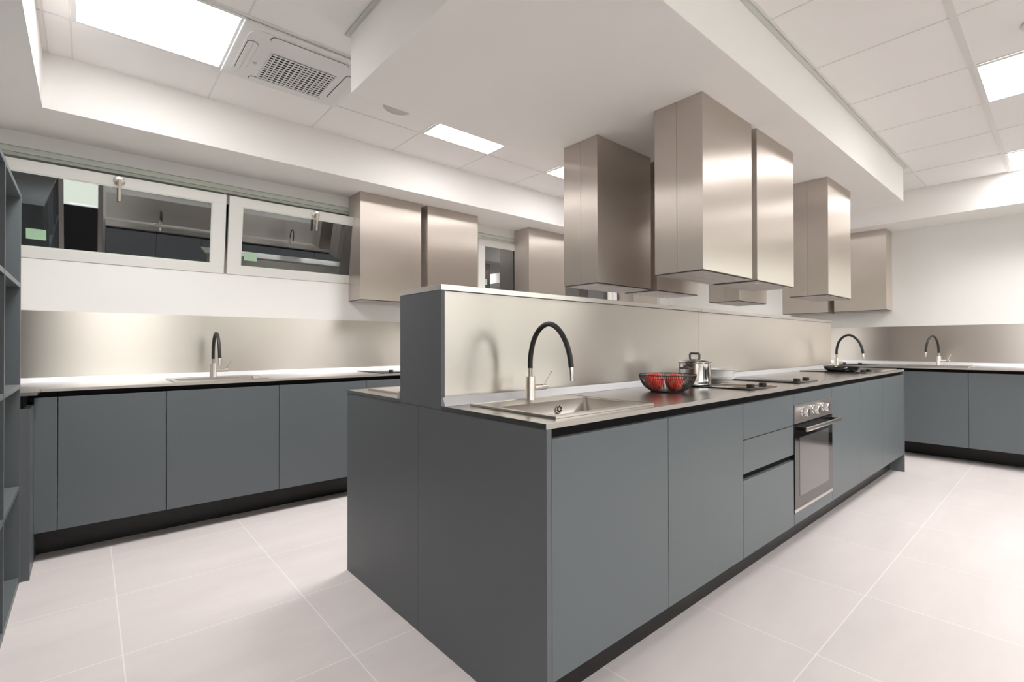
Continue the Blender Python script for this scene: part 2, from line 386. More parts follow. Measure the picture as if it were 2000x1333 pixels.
t = thing('air_conditioner', 'white square ceiling air conditioning cassette with a dark slotted intake grille', 'air conditioner', (-0.0915, 1.84, ZC))
a, b = .3165, .283
MB().box(-a, a, -b, b, -.020, -.0045, .006).build('panel', 'white_metal', t, smooth=True)
def rrect(x0, x1, y0, y1, r, n=6):
    out = []
    for cx, cy, a0 in ((x1 - r, y0 + r, -PI / 2), (x1 - r, y1 - r, 0), (x0 + r, y1 - r, PI / 2), (x0 + r, y0 + r, PI)):
        for k in range(n + 1):
            an = a0 + PI / 2 * k / n; out.append((cx + r * math.cos(an), cy + r * math.sin(an)))
    return out
MB().prism(rrect(-a + .035, a - .035, -b + .03, b - .03, .07), 'z', -.026, -.0195).build('front_cover', 'white_metal', t)
for x0, x1, y0, y1 in ((-.285 + .012, -.222, -.15, .17), (.222, .285 - .012, -.15, .17), (-.19, .20, -.25, -.195), (-.19, .20, .195, .25)):
    fl = MB().prism(rrect(x0, x1, y0, y1, .026), 'z', -.0275, -.0262).build('louvre_gap', 'dark_void', t)
    MB().prism(rrect(x0 + .0028, x1 - .0016, y0 + .0016, y1 - .0016, .024), 'z', -.0302, -.0276).build('louvre', 'white_metal', t)
gx0, gx1, gy0, gy1 = -.152, .183, -.093, .205
MB().box(gx0, gx1, gy0, gy1, -.0272, -.0261).build('intake', 'dark_void', t)
gr = MB()
for i in range(15):
    x = gx0 + (gx1 - gx0) * i / 14; gr.box(x - .0030, x + .0030, gy0 - .002, gy1 + .002, -.0305, -.0273)
for i in range(13):
    y = gy0 + (gy1 - gy0) * i / 12; gr.box(gx0 - .002, gx1 + .002, y - .0055, y + .0055, -.0312, -.0306)
gr.build('intake_grille', 'white_metal', t)
box('receiver_window', 'grey_plastic', -.205, -.188, .045, .063, -.0275, -.0262, t)

t = thing('ceiling_speaker', 'round grey ceiling disc peeking past the edge of the dropped ceiling', 'ceiling speaker', (0.545, 1.865, ZC))
MB().lathe([(0, -.0045), (.098, -.0045), (.098, -.012), (.088, -.018), (0, -.020)], 40).build('speaker_cover', 'grey_plastic', t, smooth=True)
t = thing('smoke_detector', 'small white detector on the tiled ceiling at the right edge of the photo', 'smoke detector', (2.43, -.85, ZC))
MB().lathe([(0, -.0045), (.05, -.0045), (.05, -.02), (.035, -.038), (0, -.04)], 32).build('detector_body', 'white_metal', t, smooth=True)

# ------------------------------------------------------------------ cabinets
# local frame: x along the run, front plane y=0 facing -y, body towards +y
def base_cabinet(loc, rz, w, depth, label, style='door', group=None, wd=None):
    t = thing('base_cabinet', label, 'base cabinet', loc, rz, group)
    g_ = 0.0015
    box('carcass', 'paint_dark', .001, w - .001, .021, depth, ZP, ZD - .03, t)
    box('handle_channel', 'black', .001, w - .001, .024, .060, ZD - .0295, ZU - .001, t)
    if style == 'door':
        box('door', 'paint', g_, w - g_, 0, .020, ZP, ZD, t, bev=.0012)
    elif style == 'drawers':
        box('drawer', 'paint', g_, w - g_, 0, .020, .671, ZD, t, bev=.0012)
        box('drawer', 'paint', g_, w - g_, 0, .020, .520, .667, t, bev=.0012)
        box('drawer', 'paint', g_, w - g_, 0, .020, ZP, .490, t, bev=.0012)
        box('handle_channel', 'black', g_, w - g_, .0200, .0208, .485, .525, t)
    elif style == 'oven':
        box('filler_panel', 'paint', g_, w - g_, 0, .020, .774, ZD, t, bev=.001)
        box('filler_panel', 'paint', g_, w - g_, 0, .020, ZP, .211, t, bev=.001)
    return t
def plinth(x0, x1, y0, y1, label, group=None):
    return tag(box('plinth', 'plinth', x0, x1, y0, y1, 0, ZP - .002), label, 'plinth', group)

# island, right-hand (front) row
G = 'blue-grey cabinets along the right side of the island'
W = [.021, .616, 1.218, 1.808, 2.420, 3.020, 3.618, 4.298]
LB = ['tall blue-grey door under the sink, nearest cabinet of the island',
      'blue-grey door between the sink cabinet and the drawers', 'blue-grey three-drawer cabinet with a black finger groove beside the oven',
      'blue-grey oven housing in the middle of the island', 'blue-grey cabinet door just right of the oven',
      'blue-grey cabinet door second to the right of the oven', 'farthest blue-grey cabinet door at the end of the island']
for i in range(7):
    st = {2: 'drawers', 3: 'oven'}.get(i, 'door')
    t = base_cabinet((W[i], 0, 0), 0, W[i + 1] - W[i], .53, LB[i], st, G)
    if i in (0, 6):   # the sink bowl needs room
        for c in t.children:
            if c.name.startswith('carcass'):
                me = MB().box(.001, W[i + 1] - W[i] - .001, .021, .53, ZP, .66).bm; me.to_mesh(c.data); me.free()
    if i == 3:
        for c in t.children:
            if c.name.startswith('carcass'):
                b_ = MB().box(.001, .012, .021, .53, ZP, ZD - .03).box(.600, .611, .021, .53, ZP, ZD - .03).box(.012, .600, .50, .53, ZP, ZD - .03)
                b_.box(.012, .600, .021, .50, ZP, .208).box(.012, .600, .021, .50, .776, ZD - .03); b_.bm.to_mesh(c.data); b_.bm.free()
for i, (a, c, lb) in enumerate(((.022, 2.821, 'dark plinth board under the near half of the island front'), (2.823, 4.298, 'dark plinth board under the far half of the island front'))):
    plinth(a, c, .098, .115, lb, 'plinth boards of the island')
# island, left-hand (back) row facing the window wall
G2 = 'blue-grey cabinets on the window side of the island'
for i in range(7):
    t = base_cabinet((4.298 - (i * .611), 1.363, 0), PI, .609, .53, 'blue-grey cabinet on the window side of the island, number %s from its far end' % ('one two three four five six seven'.split()[i]), 'door', G2)
    if i in (0, 6):
        for c in t.children:
            if c.name.startswith('carcass'):
                me = MB().box(.001, .608, .021, .53, ZP, .66).bm; me.to_mesh(c.data); me.free()
plinth(.022, 4.298, 1.25, 1.267, 'dark plinth board on the window side of the island', 'plinth boards of the island')
# end panels
tag(box('end_panel', 'paint_dark', 0, .0195, -.002, .6885, 0, ZU - .0005, bev=.0012), 'tall dark end panel of the island below the sink worktop, right of the seam', 'end panel', 'island end panels')
tag(box('end_panel', 'paint_dark', 0, .0195, .6898, 1.365, 0, ZU - .0005, bev=.0012), 'dark end panel of the island left of the seam, towards the window wall', 'end panel', 'island end panels')
tag(box('end_panel', 'paint_dark', 4.299, 4.318, -.002, 1.365, 0, ZU - .0005, bev=.0012), 'narrow far end panel of the island reaching the floor', 'end panel', 'island end panels')
tag(box('end_panel', 'paint_dark', 0, .0168, .5295, .832, ZU + .001, 1.2885, bev=.001), 'raised dark panel closing the end of the steel-clad splash wall', 'end panel', 'island end panels')
# splash wall in the middle
tag(box('splash_wall', 'paint_dark', .0170, 4.318, .5445, .826, ZU + .001, 1.2885), 'low partition running along the middle of the island behind the taps', 'partition')
for a, c, lb in ((.0172, 1.852, 'brushed steel splashback sheet behind the island sink and fruit bowl'), (1.8535, 4.318, 'brushed steel splashback sheet on the far half of the island')):
    o = box('splashback', 'steel_splash', a - (a + c) / 2, c - (a + c) / 2, -.0013, .0013, -.2145, .2145); o.location = ((a + c) / 2, .5427, 1.0735)
    tag(o, lb, 'splashback', 'steel splashback sheets on the island')
    o = box('splashback', 'steel_splash', a - (a + c) / 2, c - (a + c) / 2, -.0013, .0013, -.2145, .2145); o.location = ((a + c) / 2, .8277, 1.0735)
    tag(o, lb.replace('brushed steel', 'hidden brushed steel') + ', window side', 'splashback', 'steel splashback sheets on the island')
for a, c, lb in ((-.0005, 1.868, 'thin pale steel cap strip on top of the near half of the island partition'), (1.870, 4.320, 'thin pale steel cap strip on top of the far half of the island partition')):
    tag(box('cap_strip', 'steel_top', a, c, .5285, .833, 1.2895, 1.310, bev=.0008), lb, 'cap strip', 'steel cap strips on the partition')

# worktops with sink cut-outs
def slab_with_hole(x0, x1, y0, y1, holes, z0=ZU, z1=ZT):
    b_ = MB(); x = x0
    for hx0, hx1, hy0, hy1 in sorted(holes):
        b_.box(x, hx0, y0, y1, z0, z1); b_.box(hx0, hx1, y0, hy0, z0, z1); b_.box(hx0, hx1, hy1, y1, z0, z1); x = hx1
    b_.box(x, x1, y0, y1, z0, z1)
    bmesh.ops.remove_doubles(b_.bm, verts=b_.bm.verts[:], dist=1e-5)
    return b_
HO = lambda cx, cy: (cx - .232, cx + .232, cy - .178, cy + .092)
# sinks: frame centre x, front y .. : local hole in sink coordinates
S1 = (.340, .258); S2 = (4.03, .258); S3 = (.340, 1.107); S4 = (4.03, 1.107)
def flip(cx, cy): return (cx - .232, cx + .232, cy - .092, cy + .178)
wt_ = slab_with_hole(-.0015, 4.3195, -.0005, .5285, [HO(*S1), HO(*S2)]).build('worktop', 'steel_top')
box('front_edge', 'steel_edge', -.0015, 4.3195, -.0022, -.0006, ZU, ZT, wt_)
tag(wt_, 'long brushed steel worktop on the island holding the fruit bowl and pot', 'worktop')
tag(slab_with_hole(-.0015, 4.3195, .833, 1.3645, [flip(*S3), flip(*S4)]).build('worktop', 'steel_top'), 'steel worktop on the window side of the island behind the partition', 'worktop')
def upstand(x0, x1, y, sgn, label, axis='x', m='upstand'):
    pts = [(y, ZT + .0004), (y + sgn * .026, ZT + .0004), (y + sgn * .022, ZT + .008), (y + sgn * .010, ZT + .030), (y, ZT + .030)]
    return tag(MB().prism(pts, axis, x0, x1).build('upstand_strip', m), label, 'upstand', 'pale strips along the back of the worktops')
upstand(.0, 4.319, .5285, -1, 'pale aluminium strip along the back of the island worktop behind the tap')
upstand(.0, 4.319, .833, 1, 'pale aluminium strip at the back of the window-side island worktop')

# sink: local frame, front towards -y
def make_sink():
    t = thing('sink', 'x', 'sink')
    hx, y0, y1 = .2555, -.213, .213
    bx, by0, by1 = .226, -.172, .086
    fr = MB()
    for q in ((-hx, hx, y0, by0), (-hx, hx, by1, y1), (-hx, -bx, by0, by1), (bx, hx, by0, by1)):
        fr.box(q[0], q[1], q[2], q[3], .0006, .0046)
    bmesh.ops.remove_doubles(fr.bm, verts=fr.bm.verts[:], dist=1e-5)
    fr.build('rim', 'steel_sink', t)
    rl = MB()
    for q in ((-hx, hx, y0, y0 + .004), (-hx, hx, y1 - .004, y1), (-hx, -hx + .004, y0, y1), (hx - .004, hx, y0, y1)):
        rl.box(q[0], q[1], q[2], q[3], .0046, .0066)
    rl.build('raised_edge', 'steel_satin', t)
    bw = MB(); dz = -.165; n = 5; r = .012
    top = rrect(-bx, bx, by0, by1, r, n); bot = rrect(-bx + .012, bx - .012, by0 + .012, by1 - .012, r, n)
    tv = [bw.bm.verts.new((x, y, .0040)) for x, y in top]; mv = [bw.bm.verts.new((x * .985, by0 + .43 * 0 + (y - by0) * .985 + .002, dz + .02)) for x, y in top]
    bv = [bw.bm.verts.new((x, y, dz)) for x, y in bot]; N = len(top)
    for A, B in ((tv, mv), (mv, bv)):
        for i in range(N): bw.bm.faces.new((A[i], A[(i + 1) % N], B[(i + 1) % N], B[i]))
    bw.bm.faces.new(bv)
    # corner gussets close the square cut-out around the rounded bowl
    for sx in (-1, 1):
        for yy, sy in ((by0, 1), (by1, -1)):
            c0 = bw.bm.verts.new((sx * bx, yy, .0042))
            cx, cy = sx * (bx - r), yy + sy * r
            arc = [bw.bm.verts.new((cx + sx * r * math.sin(a_), cy - sy * r * math.cos(a_), .0042)) for a_ in [PI / 2 * k / 5 for k in range(6)]]
            for k in range(5): bw.bm.faces.new((c0, arc[k], arc[k + 1]))
    bwl = bw.build('basin', 'steel_sink', t, smooth=True, recalc=False)
    so = bwl.modifiers.new('thick', 'SOLIDIFY'); so.thickness = .001; so.offset = 1
    MB().lathe([(0, dz + .003), (.034, dz + .003), (.040, dz + .0015), (.040, dz + .0005), (0, dz + .0005)], 28, (0, -.04, 0)).build('drain', 'steel_chrome', t, smooth=True)
    ov = MB(); ov.lathe([(0, -.0045), (.017, -.0045), (.017, -.002), (0, -.002)], 24, (.07, by1 - .0005, -.028), axis='y')
    ovr = ov.build('overflow', 'steel_sink', t, smooth=True)
    hl = MB()
    for k in range(6):
        an = PI / 3 * k + .4; hl.lathe([(0, -.0056), (.0046, -.0056), (.0046, -.0046), (0, -.0046)], 10, (.07 + .010 * math.cos(an), by1 - .0005, -.028 + .010 * math.sin(an)), axis='y')
    hl.build('overflow_holes', 'dark_void', ovr)
    return t
sink0 = make_sink()
sink0.location = (S1[0], S1[1], ZT); sink0['label'] = 'square inset steel sink at the near end of the island'; sink0['group'] = 'inset steel sinks'
GS = 'inset steel sinks'

def make_tap():
    t = thing('kitchen_tap', 'x', 'tap')
    MB().lathe([(0, 0), (.0205, 0), (.0205, .003), (.0190, .005), (.0190, .0885), (.0180, .0905), (0, .0905)], 32).build('body', 'steel_satin', t, smooth=True)
    MB().lathe([(0, .0906), (.0088, .0906), (.0088, .124), (0, .124)], 24).build('neck', 'steel_satin', t, smooth=True)
    pts = []; 
    ctl = [(0, .122), (-.0, .150), (.006, .190), (.022, .235), (.052, .272), (.092, .291), (.130, .284), (.165, .256), (.192, .215), (.208, .170), (.214, .132)]
    def cr(p0, p1, p2, p3, u): return .5 * ((2 * p1) + (-p0 + p2) * u + (2 * p0 - 5 * p1 + 4 * p2 - p3) * u * u + (-p0 + 3 * p1 - 3 * p2 + p3) * u ** 3)
    for i in range(len(ctl) - 1):
        a0 = ctl[max(i - 1, 0)]; a1 = ctl[i]; a2 = ctl[i + 1]; a3 = ctl[min(i + 2, len(ctl) - 1)]
        for k in range(4):
            u = k / 4; pts.append((0, -cr(a0[0], a1[0], a2[0], a3[0], u), cr(a0[1], a1[1], a2[1], a3[1], u)))
    pts.append((0, -ctl[-1][0], ctl[-1][1]))
    MB().tube(pts, .0098, 16).build('spout_hose', 'rubber', t, smooth=True)['label'] = 'black flexible hose spout'
    MB().tube([(0, -.2135, .134), (0, -.2165, .108), (0, -.2185, .084)], [.0093, .0093, .0088], 18).build('spray_head', 'steel_chrome', t, smooth=True)
    v = MB().lathe([(0, .0165), (.0120, .0165), (.0120, .056), (.0105, .0565), (.0105, .059), (.0120, .0595), (.0120, .084), (.0105, .088), (0, .088)], 28, (0, 0, .046), axis='x').build('valve', 'steel_satin', t, smooth=True)
    MB().tube([(.072, -.002, .052), (.088, -.008, .078), (.104, -.014, .104)], .0022, 10).lathe([(0, -.003), (.0042, -.003), (.0042, .003), (0, .003)], 12, (.1045, -.0142, .105)).build('lever', 'steel_satin', v, smooth=True)
    return t
tap0 = make_tap(); GT = 'black hose kitchen taps'
tap0.location = (.350, .437, ZT + .0047); tap0['label'] = 'black gooseneck hose tap with satin base at the near island sink'; tap0['group'] = GT
dup(tap0, (4.10, .437, ZT + .0047), -.22, 'black gooseneck hose tap at the far end of the island, behind the frying pan', GT)
dup(sink0, (S2[0], S2[1], ZT), 0, 'inset steel sink at the far end of the island behind the frying pan', GS)
dup(sink0, (S3[0], S3[1], ZT), PI, 'inset steel sink on the window side of the island, only its corner showing', GS)
dup(sink0, (S4[0], S4[1], ZT), PI, 'inset steel sink on the window side at the far end of the island', GS)
dup(tap0, (.34, .925, ZT + .0047), PI, 'hose tap on the window side of the island, hidden by the partition', GT)
dup(tap0, (4.02, .925, ZT + .0047), PI, 'hose tap on the far window side of the island, hidden by the partition', GT)

# hob: local centre, front towards -y
def make_hob():
    t = thing('hob', 'x', 'hob')
    MB().box(-.160, .160, -.222, .222, .0006, .0062, .0010).build('glass_plate', 'glass_black', t, smooth=True)
    z = MB()
    for cy, r in ((-.075, .065), (.10, .085)):
        z.lathe([(r, .0063), (r + .0015, .0063), (r + .0015, .0065), (r, .0065)], 48, (0, cy, 0), closed=True)
    z.build('cooking_zone_ring', 'grey_plastic', t)
    for x in (-.058, .086):
        MB().lathe([(0, .0063), (.0180, .0063), (.0180, .0205), (.0165, .0222), (0, .0222)], 28, (x, -.180, 0)).box(x - .0012, x + .0012, -.1965, -.180, .0222, .0230).build('knob', 'knob_black', t, smooth=True)
    return t
hob0 = make_hob(); GH = 'black glass two-zone hobs'
hob0.location = (1.562, .268, ZT); hob0['label'] = 'black glass hob on the island under the lidded pot and the wooden chopsticks'; hob0['group'] = GH
dup(hob0, (2.172, .268, ZT), 0, 'empty black glass hob on the island between the white dishes and the frying pan', GH)
dup(hob0, (3.52, .268, ZT), 0, 'black glass hob on the island under the frying pan', GH)
for x in (1.562, 2.172, 3.52):
    dup(hob0, (x, 1.10, ZT), PI, 'black glass hob on the window side of the island, %s end' % ('near' if x < 2 else 'middle, not at the' if x < 3 else 'far'), GH)

# oven
t = thing('oven', 'built-in oven with three steel knobs, bar handle and reflective black glass door', 'oven', (1.8115, 0, 0))
box('oven_body', 'black', .012, .587, .020, .49, .216, .770, t)
cp = box('control_panel', 'steel_dark', .0, .599, -.004, .0195, .676, .773, t, bev=.001)
for x in (.115, .280, .440):
    kb = MB().lathe([(0, -.034), (.0200, -.034), (.0225, -.031), (.0235, -.008), (.0255, -.006), (.0255, -.0045), (0, -.0045)], 36, (x, 0, .730), axis='y')
    kb = kb.build('control_knob', 'steel_chrome', cp, smooth=True)
gap = box('door_gap', 'black', .0, .599, .001, .019, .668, .6755, t)
dr = box('oven_door', 'oven_glass', .0, .599, -.004, .0195, .232, .6675, t, bev=.001)
box('window_glass', 'oven_window', .065, .527, -.0052, -.0041, .292, .598, dr)
hb = MB().box(.030, .585, -.056, -.044, .640, .660, .002).build('door_handle', 'steel_satin', dr, smooth=True)
MB().box(.036, .052, -.0438, -.0042, .642, .658, .001).box(.560, .576, -.0438, -.0042, .642, .658, .001).build('handle_bracket', 'black', hb, smooth=True)
box('bottom_trim', 'steel_satin', .0, .599, -.004, .0195, .2145, .2318, t, bev=.001)

# ------------------------------------------------------------------ left wall run
G3 = 'blue-grey cabinets along the window wall'
LX = [-1.068, -.613, -.009, .591, 1.191, 1.791, 2.391, 2.991, 3.591, 4.191, 4.791]
LL = ['narrower blue-grey cabinet door second from the bookcase along the window wall', 'blue-grey cabinet door left of the tap on the window wall',
      'blue-grey cabinet door right below the window-wall tap, next to the island', 'blue-grey cabinet door mostly hidden behind the island end']
tag(box('filler_panel', 'paint', -1.1550, -1.0695, 2.449, 2.469, ZP, ZD, bev=.001), 'narrow blue-grey filler strip in the corner beside the bookcase', 'filler panel')
tag(box('channel_strip', 'black', -1.1550, -1.0695, 2.473, 2.509, ZD - .0295, ZU - .001), 'short black finger groove strip in the corner by the bookcase', 'channel strip')
labsL = ['blue-grey cabinet door left of the tap, nearest the bookcase on the window wall', 'wide blue-grey cabinet door below the tap on the window wall',
         'blue-grey cabinet door right of the tap, beside the island end', 'blue-grey cabinet on the window wall almost hidden by the island']
for i in range(10):
    lb = labsL[i] if i < 4 else 'blue-grey cabinet on the window wall behind the island, %s from the bookcase' % ('fifth sixth seventh eighth ninth tenth'.split()[i - 4])
    t = base_cabinet((LX[i], 2.449, 0), 0, LX[i + 1] - LX[i], .56, lb, 'door', G3)
    if i == 1:
        for c in t.children:
            if c.name.startswith('carcass'):
                me = MB().box(.001, .603, .021, .56, ZP, .66).bm; me.to_mesh(c.data); me.free()
plinth(-1.154, -.335, 2.600, 2.618, 'black plinth board below the window-wall cabinets, part next to the bookcase', 'plinth boards along the window wall')
plinth(-.334, 4.80, 2.600, 2.618, 'black plinth board below the window-wall cabinets running behind the island', 'plinth boards along the window wall')
SL = (-.315, 2.700)
wl_ = slab_with_hole(-1.618, 5.718, 2.447, 3.018, [HO(*SL)])
wl_.box(-1.618, -1.130, 2.225, 2.447, ZU, ZT)
wl_ = wl_.build('worktop', 'steel_top')
box('front_edge', 'steel_edge', -1.128, 5.008, 2.4452, 2.4468, ZU, ZT, wl_)
tag(wl_, 'steel worktop running under the two windows on the left wall', 'worktop')
dup(sink0, (SL[0], SL[1], ZT), 0, 'inset steel sink below the windows on the left wall', GS)
dup(tap0, (-.322, 2.811, ZT + .0047), 0, 'black hose tap on the left wall worktop below the windows', GT)
dup(hob0, (.90, 2.74, ZT), 0, 'black glass hob on the left wall worktop under the extractor hoods', GH)
upstand(-1.617, 5.717, 3.0165, -1, 'pale strip along the back of the window-wall worktop')
o = box('splashback', 'steel_splash', -3.66, 3.66, -.0012, .0012, -.197, .197); o.location = (2.05, 3.0183, 1.0995)
tag(o, 'brushed steel splashback below the windows on the left wall', 'splashback')
# return towards the bookcase
t = base_cabinet((-1.155, 2.252, 0), PI / 2, .196, .45, 'narrow blue-grey return cabinet between the bookcase and the window-wall run', 'none')
box('side_panel', 'paint_dark', -.019, -.0005, -.001, .45, 0, ZD - .032, t, bev=.001)
MB().box(.0, .196, 0, .0195, .150, ZD - .031).box(.0, .345, 0, .0195, 0.0, .1495).build('front_panel', 'paint', t)

# ------------------------------------------------------------------ back wall run (faces -x): local x runs towards -y
G4 = 'blue-grey cabinets along the back wall'
by = [2.07, 1.47, .87, .27, -.33, -.93, -1.53, -2.13]
for i in range(7):
    lb = {3: 'blue-grey door on the back wall right beside the far island end', 4: 'blue-grey door on the back wall at the right edge of the photo'}.get(i, 'blue-grey cabinet on the back wall, %s from the window wall corner' % ('first second third fourth fifth sixth seventh'.split()[i]))
    t = base_cabinet((5.030, by[i], 0), -PI / 2, .60, .60, lb, 'door', G4)
    if i in (3, 4):
        for c in t.children:
            if c.name.startswith('carcass'):
                me = MB().box(.001, .599, .021, .60, ZP, .66).bm; me.to_mesh(c.data); me.free()
tag(box('plinth', 'plinth', 5.28, 5.297, -2.73, 2.44, 0, ZP - .002), 'dark plinth board below the back wall cabinets', 'plinth')
SB = (5.28, -.07)
bw_ = MB()
hx0, hx1, hy0, hy1 = SB[0] - .178, SB[0] + .092, SB[1] - .232, SB[1] + .232
bw_.box(5.010, 5.718, hy1, 2.446, ZU, ZT); bw_.box(5.010, hx0, hy0, hy1, ZU, ZT); bw_.box(hx1, 5.718, hy0, hy1, ZU, ZT); bw_.box(5.010, 5.718, -2.73, hy0, ZU, ZT)
bmesh.ops.remove_doubles(bw_.bm, verts=bw_.bm.verts[:], dist=1e-5)
bw_ = bw_.build('worktop', 'steel_top')
box('front_edge', 'steel_edge', 5.0082, 5.0098, -2.73, 2.444, ZU, ZT, bw_)
tag(bw_, 'steel worktop along the back wall at the right of the photo', 'worktop')
dup(sink0, (SB[0], SB[1], ZT), -PI / 2, 'inset steel sink on the back wall worktop', GS)
dup(tap0, (5.46, -.07, ZT + .0047), -PI / 2 - .33, 'black hose tap on the back wall worktop at the right of the photo', GT)
dup(hob0, (5.33, .60, ZT), -PI / 2, 'black glass hob on the back wall worktop behind the frying pan', GH)
dup(hob0, (5.33, 1.20, ZT), -PI / 2, 'black glass hob on the back wall worktop hidden behind the island', GH)
pts = [(5.7165, ZT + .0004), (5.7165, ZT + .030), (5.7065, ZT + .030), (5.6945, ZT + .008), (5.6905, ZT + .0004)]
tag(MB().prism(pts, 'y', -2.73, 2.98).build('upstand_strip', 'upstand'), 'pale strip along the back wall worktop', 'upstand', 'pale strips along the back of the worktops')
for a, c, lb in ((.405, 3.01, 'brushed steel splashback on the back wall, left part behind the island tap'), (-2.73, .403, 'brushed steel splashback on the back wall behind the right-hand tap')):
    o = box('splashback', 'steel_splash', -.0012, .0012, -(c - a) / 2, (c - a) / 2, -.189, .189); o.location = (5.7183, (a + c) / 2, 1.0925)
    tag(o, lb, 'splashback', 'steel splashback sheets on the back wall')

# ------------------------------------------------------------------ run opposite the windows (seen in reflections)
G5 = 'blue-grey cabinets opposite the window wall'
for i in range(9):
    base_cabinet((4.83 - .62 * i, -2.72, 0), PI, .618, .56, 'blue-grey cabinet opposite the window wall, %s counted from the back wall' % ('first second third fourth fifth sixth seventh eighth ninth'.split()[i]), 'door', G5)
tag(box('plinth', 'plinth', -.74, 4.83, -2.83, -2.812, 0, ZP - .002), 'dark plinth board behind the photographer', 'plinth')
tag(MB().box(-.755, 5.005, -3.298, -2.715, ZU, ZT).build('worktop', 'steel_top'), 'steel worktop behind the photographer', 'worktop')
o = box('splashback', 'steel_splash', -2.87, 2.87, -.0012, .0012, -.197, .197); o.location = (2.13, -3.2983, 1.0995)
tag(o, 'brushed steel splashback behind the photographer', 'splashback')
dup(tap0, (-.05, -3.12, ZT + .0005), PI, 'hose tap on the worktop behind the photographer, near one', GT)
dup(tap0, (2.0, -3.12, ZT + .0005), PI, 'hose tap on the worktop behind the photographer, far one', GT)

# ------------------------------------------------------------------ extractor hoods
def make_hood(w, d, h, seam):
    """local: base centre, front -y; z 0 is the underside"""
    t = thing('extractor_hood', 'x', 'extractor hood')
    a, b = w / 2, d / 2; e = .0012
    if seam:
        ys_ = -b + d * .52
        box('front_shell', 'steel_hood', -a, a, -b, ys_ - .0007, 0.0, h, t, bev=.0010)
        box('rear_shell', 'steel_hood', -a, a, ys_ + .0007, b, 0.0, h, t, bev=.0010)
    else:
        box('shell', 'steel_hood', -a, a, -b, b, 0.0, h, t, bev=.0010)
    # underside rim, filter with slots and two lamps
    MB().box(-a + .004, a - .004, -b + .004, b - .004, -.004, -.0002).build('underside_rim', 'rim_dark', t)
    fp = MB().box(-a + .012, a - .012, -b + .012, b - .012, -.0075, -.0042).build('filter_panel', 'filter', t)
    sl = MB()
    for k in range(3):
        yy = -b + .05 + (d - .10) * k / 2; sl.box(-a + .06, a - .06, yy - .003, yy + .003, -.0085, -.0076)
    sl.build('filter_slots', 'grey_plastic', fp)
    for sx in (-1, 1):
        MB().lathe([(0, -.0102), (.016, -.0102), (.019, -.0088), (.019, -.0077), (0, -.0077)], 24, (sx * (a - .10), -b + .028 + .01, 0)).build('hood_lamp', 'steel_chrome', fp, smooth=True)
    return t
HZ = 1.458; HH = ZS - .001 - HZ; GHd = 'steel box hoods hanging over the island'
def place_hood(src, x0, x1, yc, rz, label, grp):
    if src is None:
        t = make_hood(.552, .267, HH, True); t.location = ((x0 + x1) / 2, yc, HZ); t.rotation_euler = (0, 0, rz); t['label'] = label; t['group'] = grp; return t
    return dup(src, ((x0 + x1) / 2, yc, HZ), rz, label, grp)
h0 = place_hood(None, 1.300, 1.855, .3575, 0, 'largest brushed steel extractor hood, nearest one over the front of the island', GHd)
place_hood(h0, 1.922, 2.474, .3575, 0, 'brushed steel hood just behind and right of the nearest hood, front row', GHd)
place_hood(h0, 3.150, 3.702, .3575, 0, 'brushed steel hood at the far right end of the front row over the island', GHd)
place_hood(h0, 1.300, 1.852, 1.0065, PI, 'brushed steel hood left of the largest one, nearest of the window-side row', GHd)
place_hood(h0, 1.922, 2.474, 1.0065, PI, 'brushed steel hood of the window-side row, mostly hidden behind the nearest hoods', GHd)
place_hood(h0, 3.150, 3.702, 1.0065, PI, 'brushed steel hood of the window-side row at the far end, only its base showing', GHd)
hw = make_hood(.555, .232, HH, False); GW = 'steel box hoods mounted on the walls'
hw.location = (.968, 2.902, HZ); hw['label'] = 'brushed steel wall hood beside the windows, left one of the pair'; hw['group'] = GW
dup(hw, (1.588, 2.902, HZ), 0, 'brushed steel wall hood beside the windows, right one of the pair', GW)
dup(hw, (2.812, 2.902, HZ), 0, 'steel wall hood beside the small dark window, left of the island hoods', GW)
dup(hw, (4.66, 2.902, HZ), 0, 'wall hood far along the window wall, glimpsed beneath the island hoods', GW)
hb_ = make_hood(.485, .25, HH, False)
hb_.location = (5.594, .593, HZ); hb_.rotation_euler = (0, 0, -PI / 2); hb_['label'] = 'brushed steel hood on the back wall, right one of the two'; hb_['group'] = GW
dup(hb_, (5.594, 1.140, HZ), -PI / 2, 'brushed steel hood on the back wall, left one, mostly hidden', GW)

# ------------------------------------------------------------------ bookcase on the left
t = thing('bookcase', 'tall empty blue-grey open bookcase at the left edge of the photo', 'bookcase', (-1.187, 0, 0))
D = .36
yv = [2.222, 1.655, 1.10, .545, -.01]
for i, y in enumerate(yv):
    box('upright', 'paint', -D, 0, y - .010, y + .010, 0, 1.790, t)
for zz, th in ((0.0, .03), (.428, .02), (.893, .02), (1.357, .02), (1.770, .02)):
    for y0, y1 in zip(yv[1:], yv[:-1]):
        box('shelf', 'paint', -D + .013, -.0005, y0 + .0102, y1 - .0102, zz, zz + th, t)
box('back_panel', 'paint_dark', -D - .008, -D - .0002, yv[-1] - .01, yv[0] + .01, 0, 1.79, t)

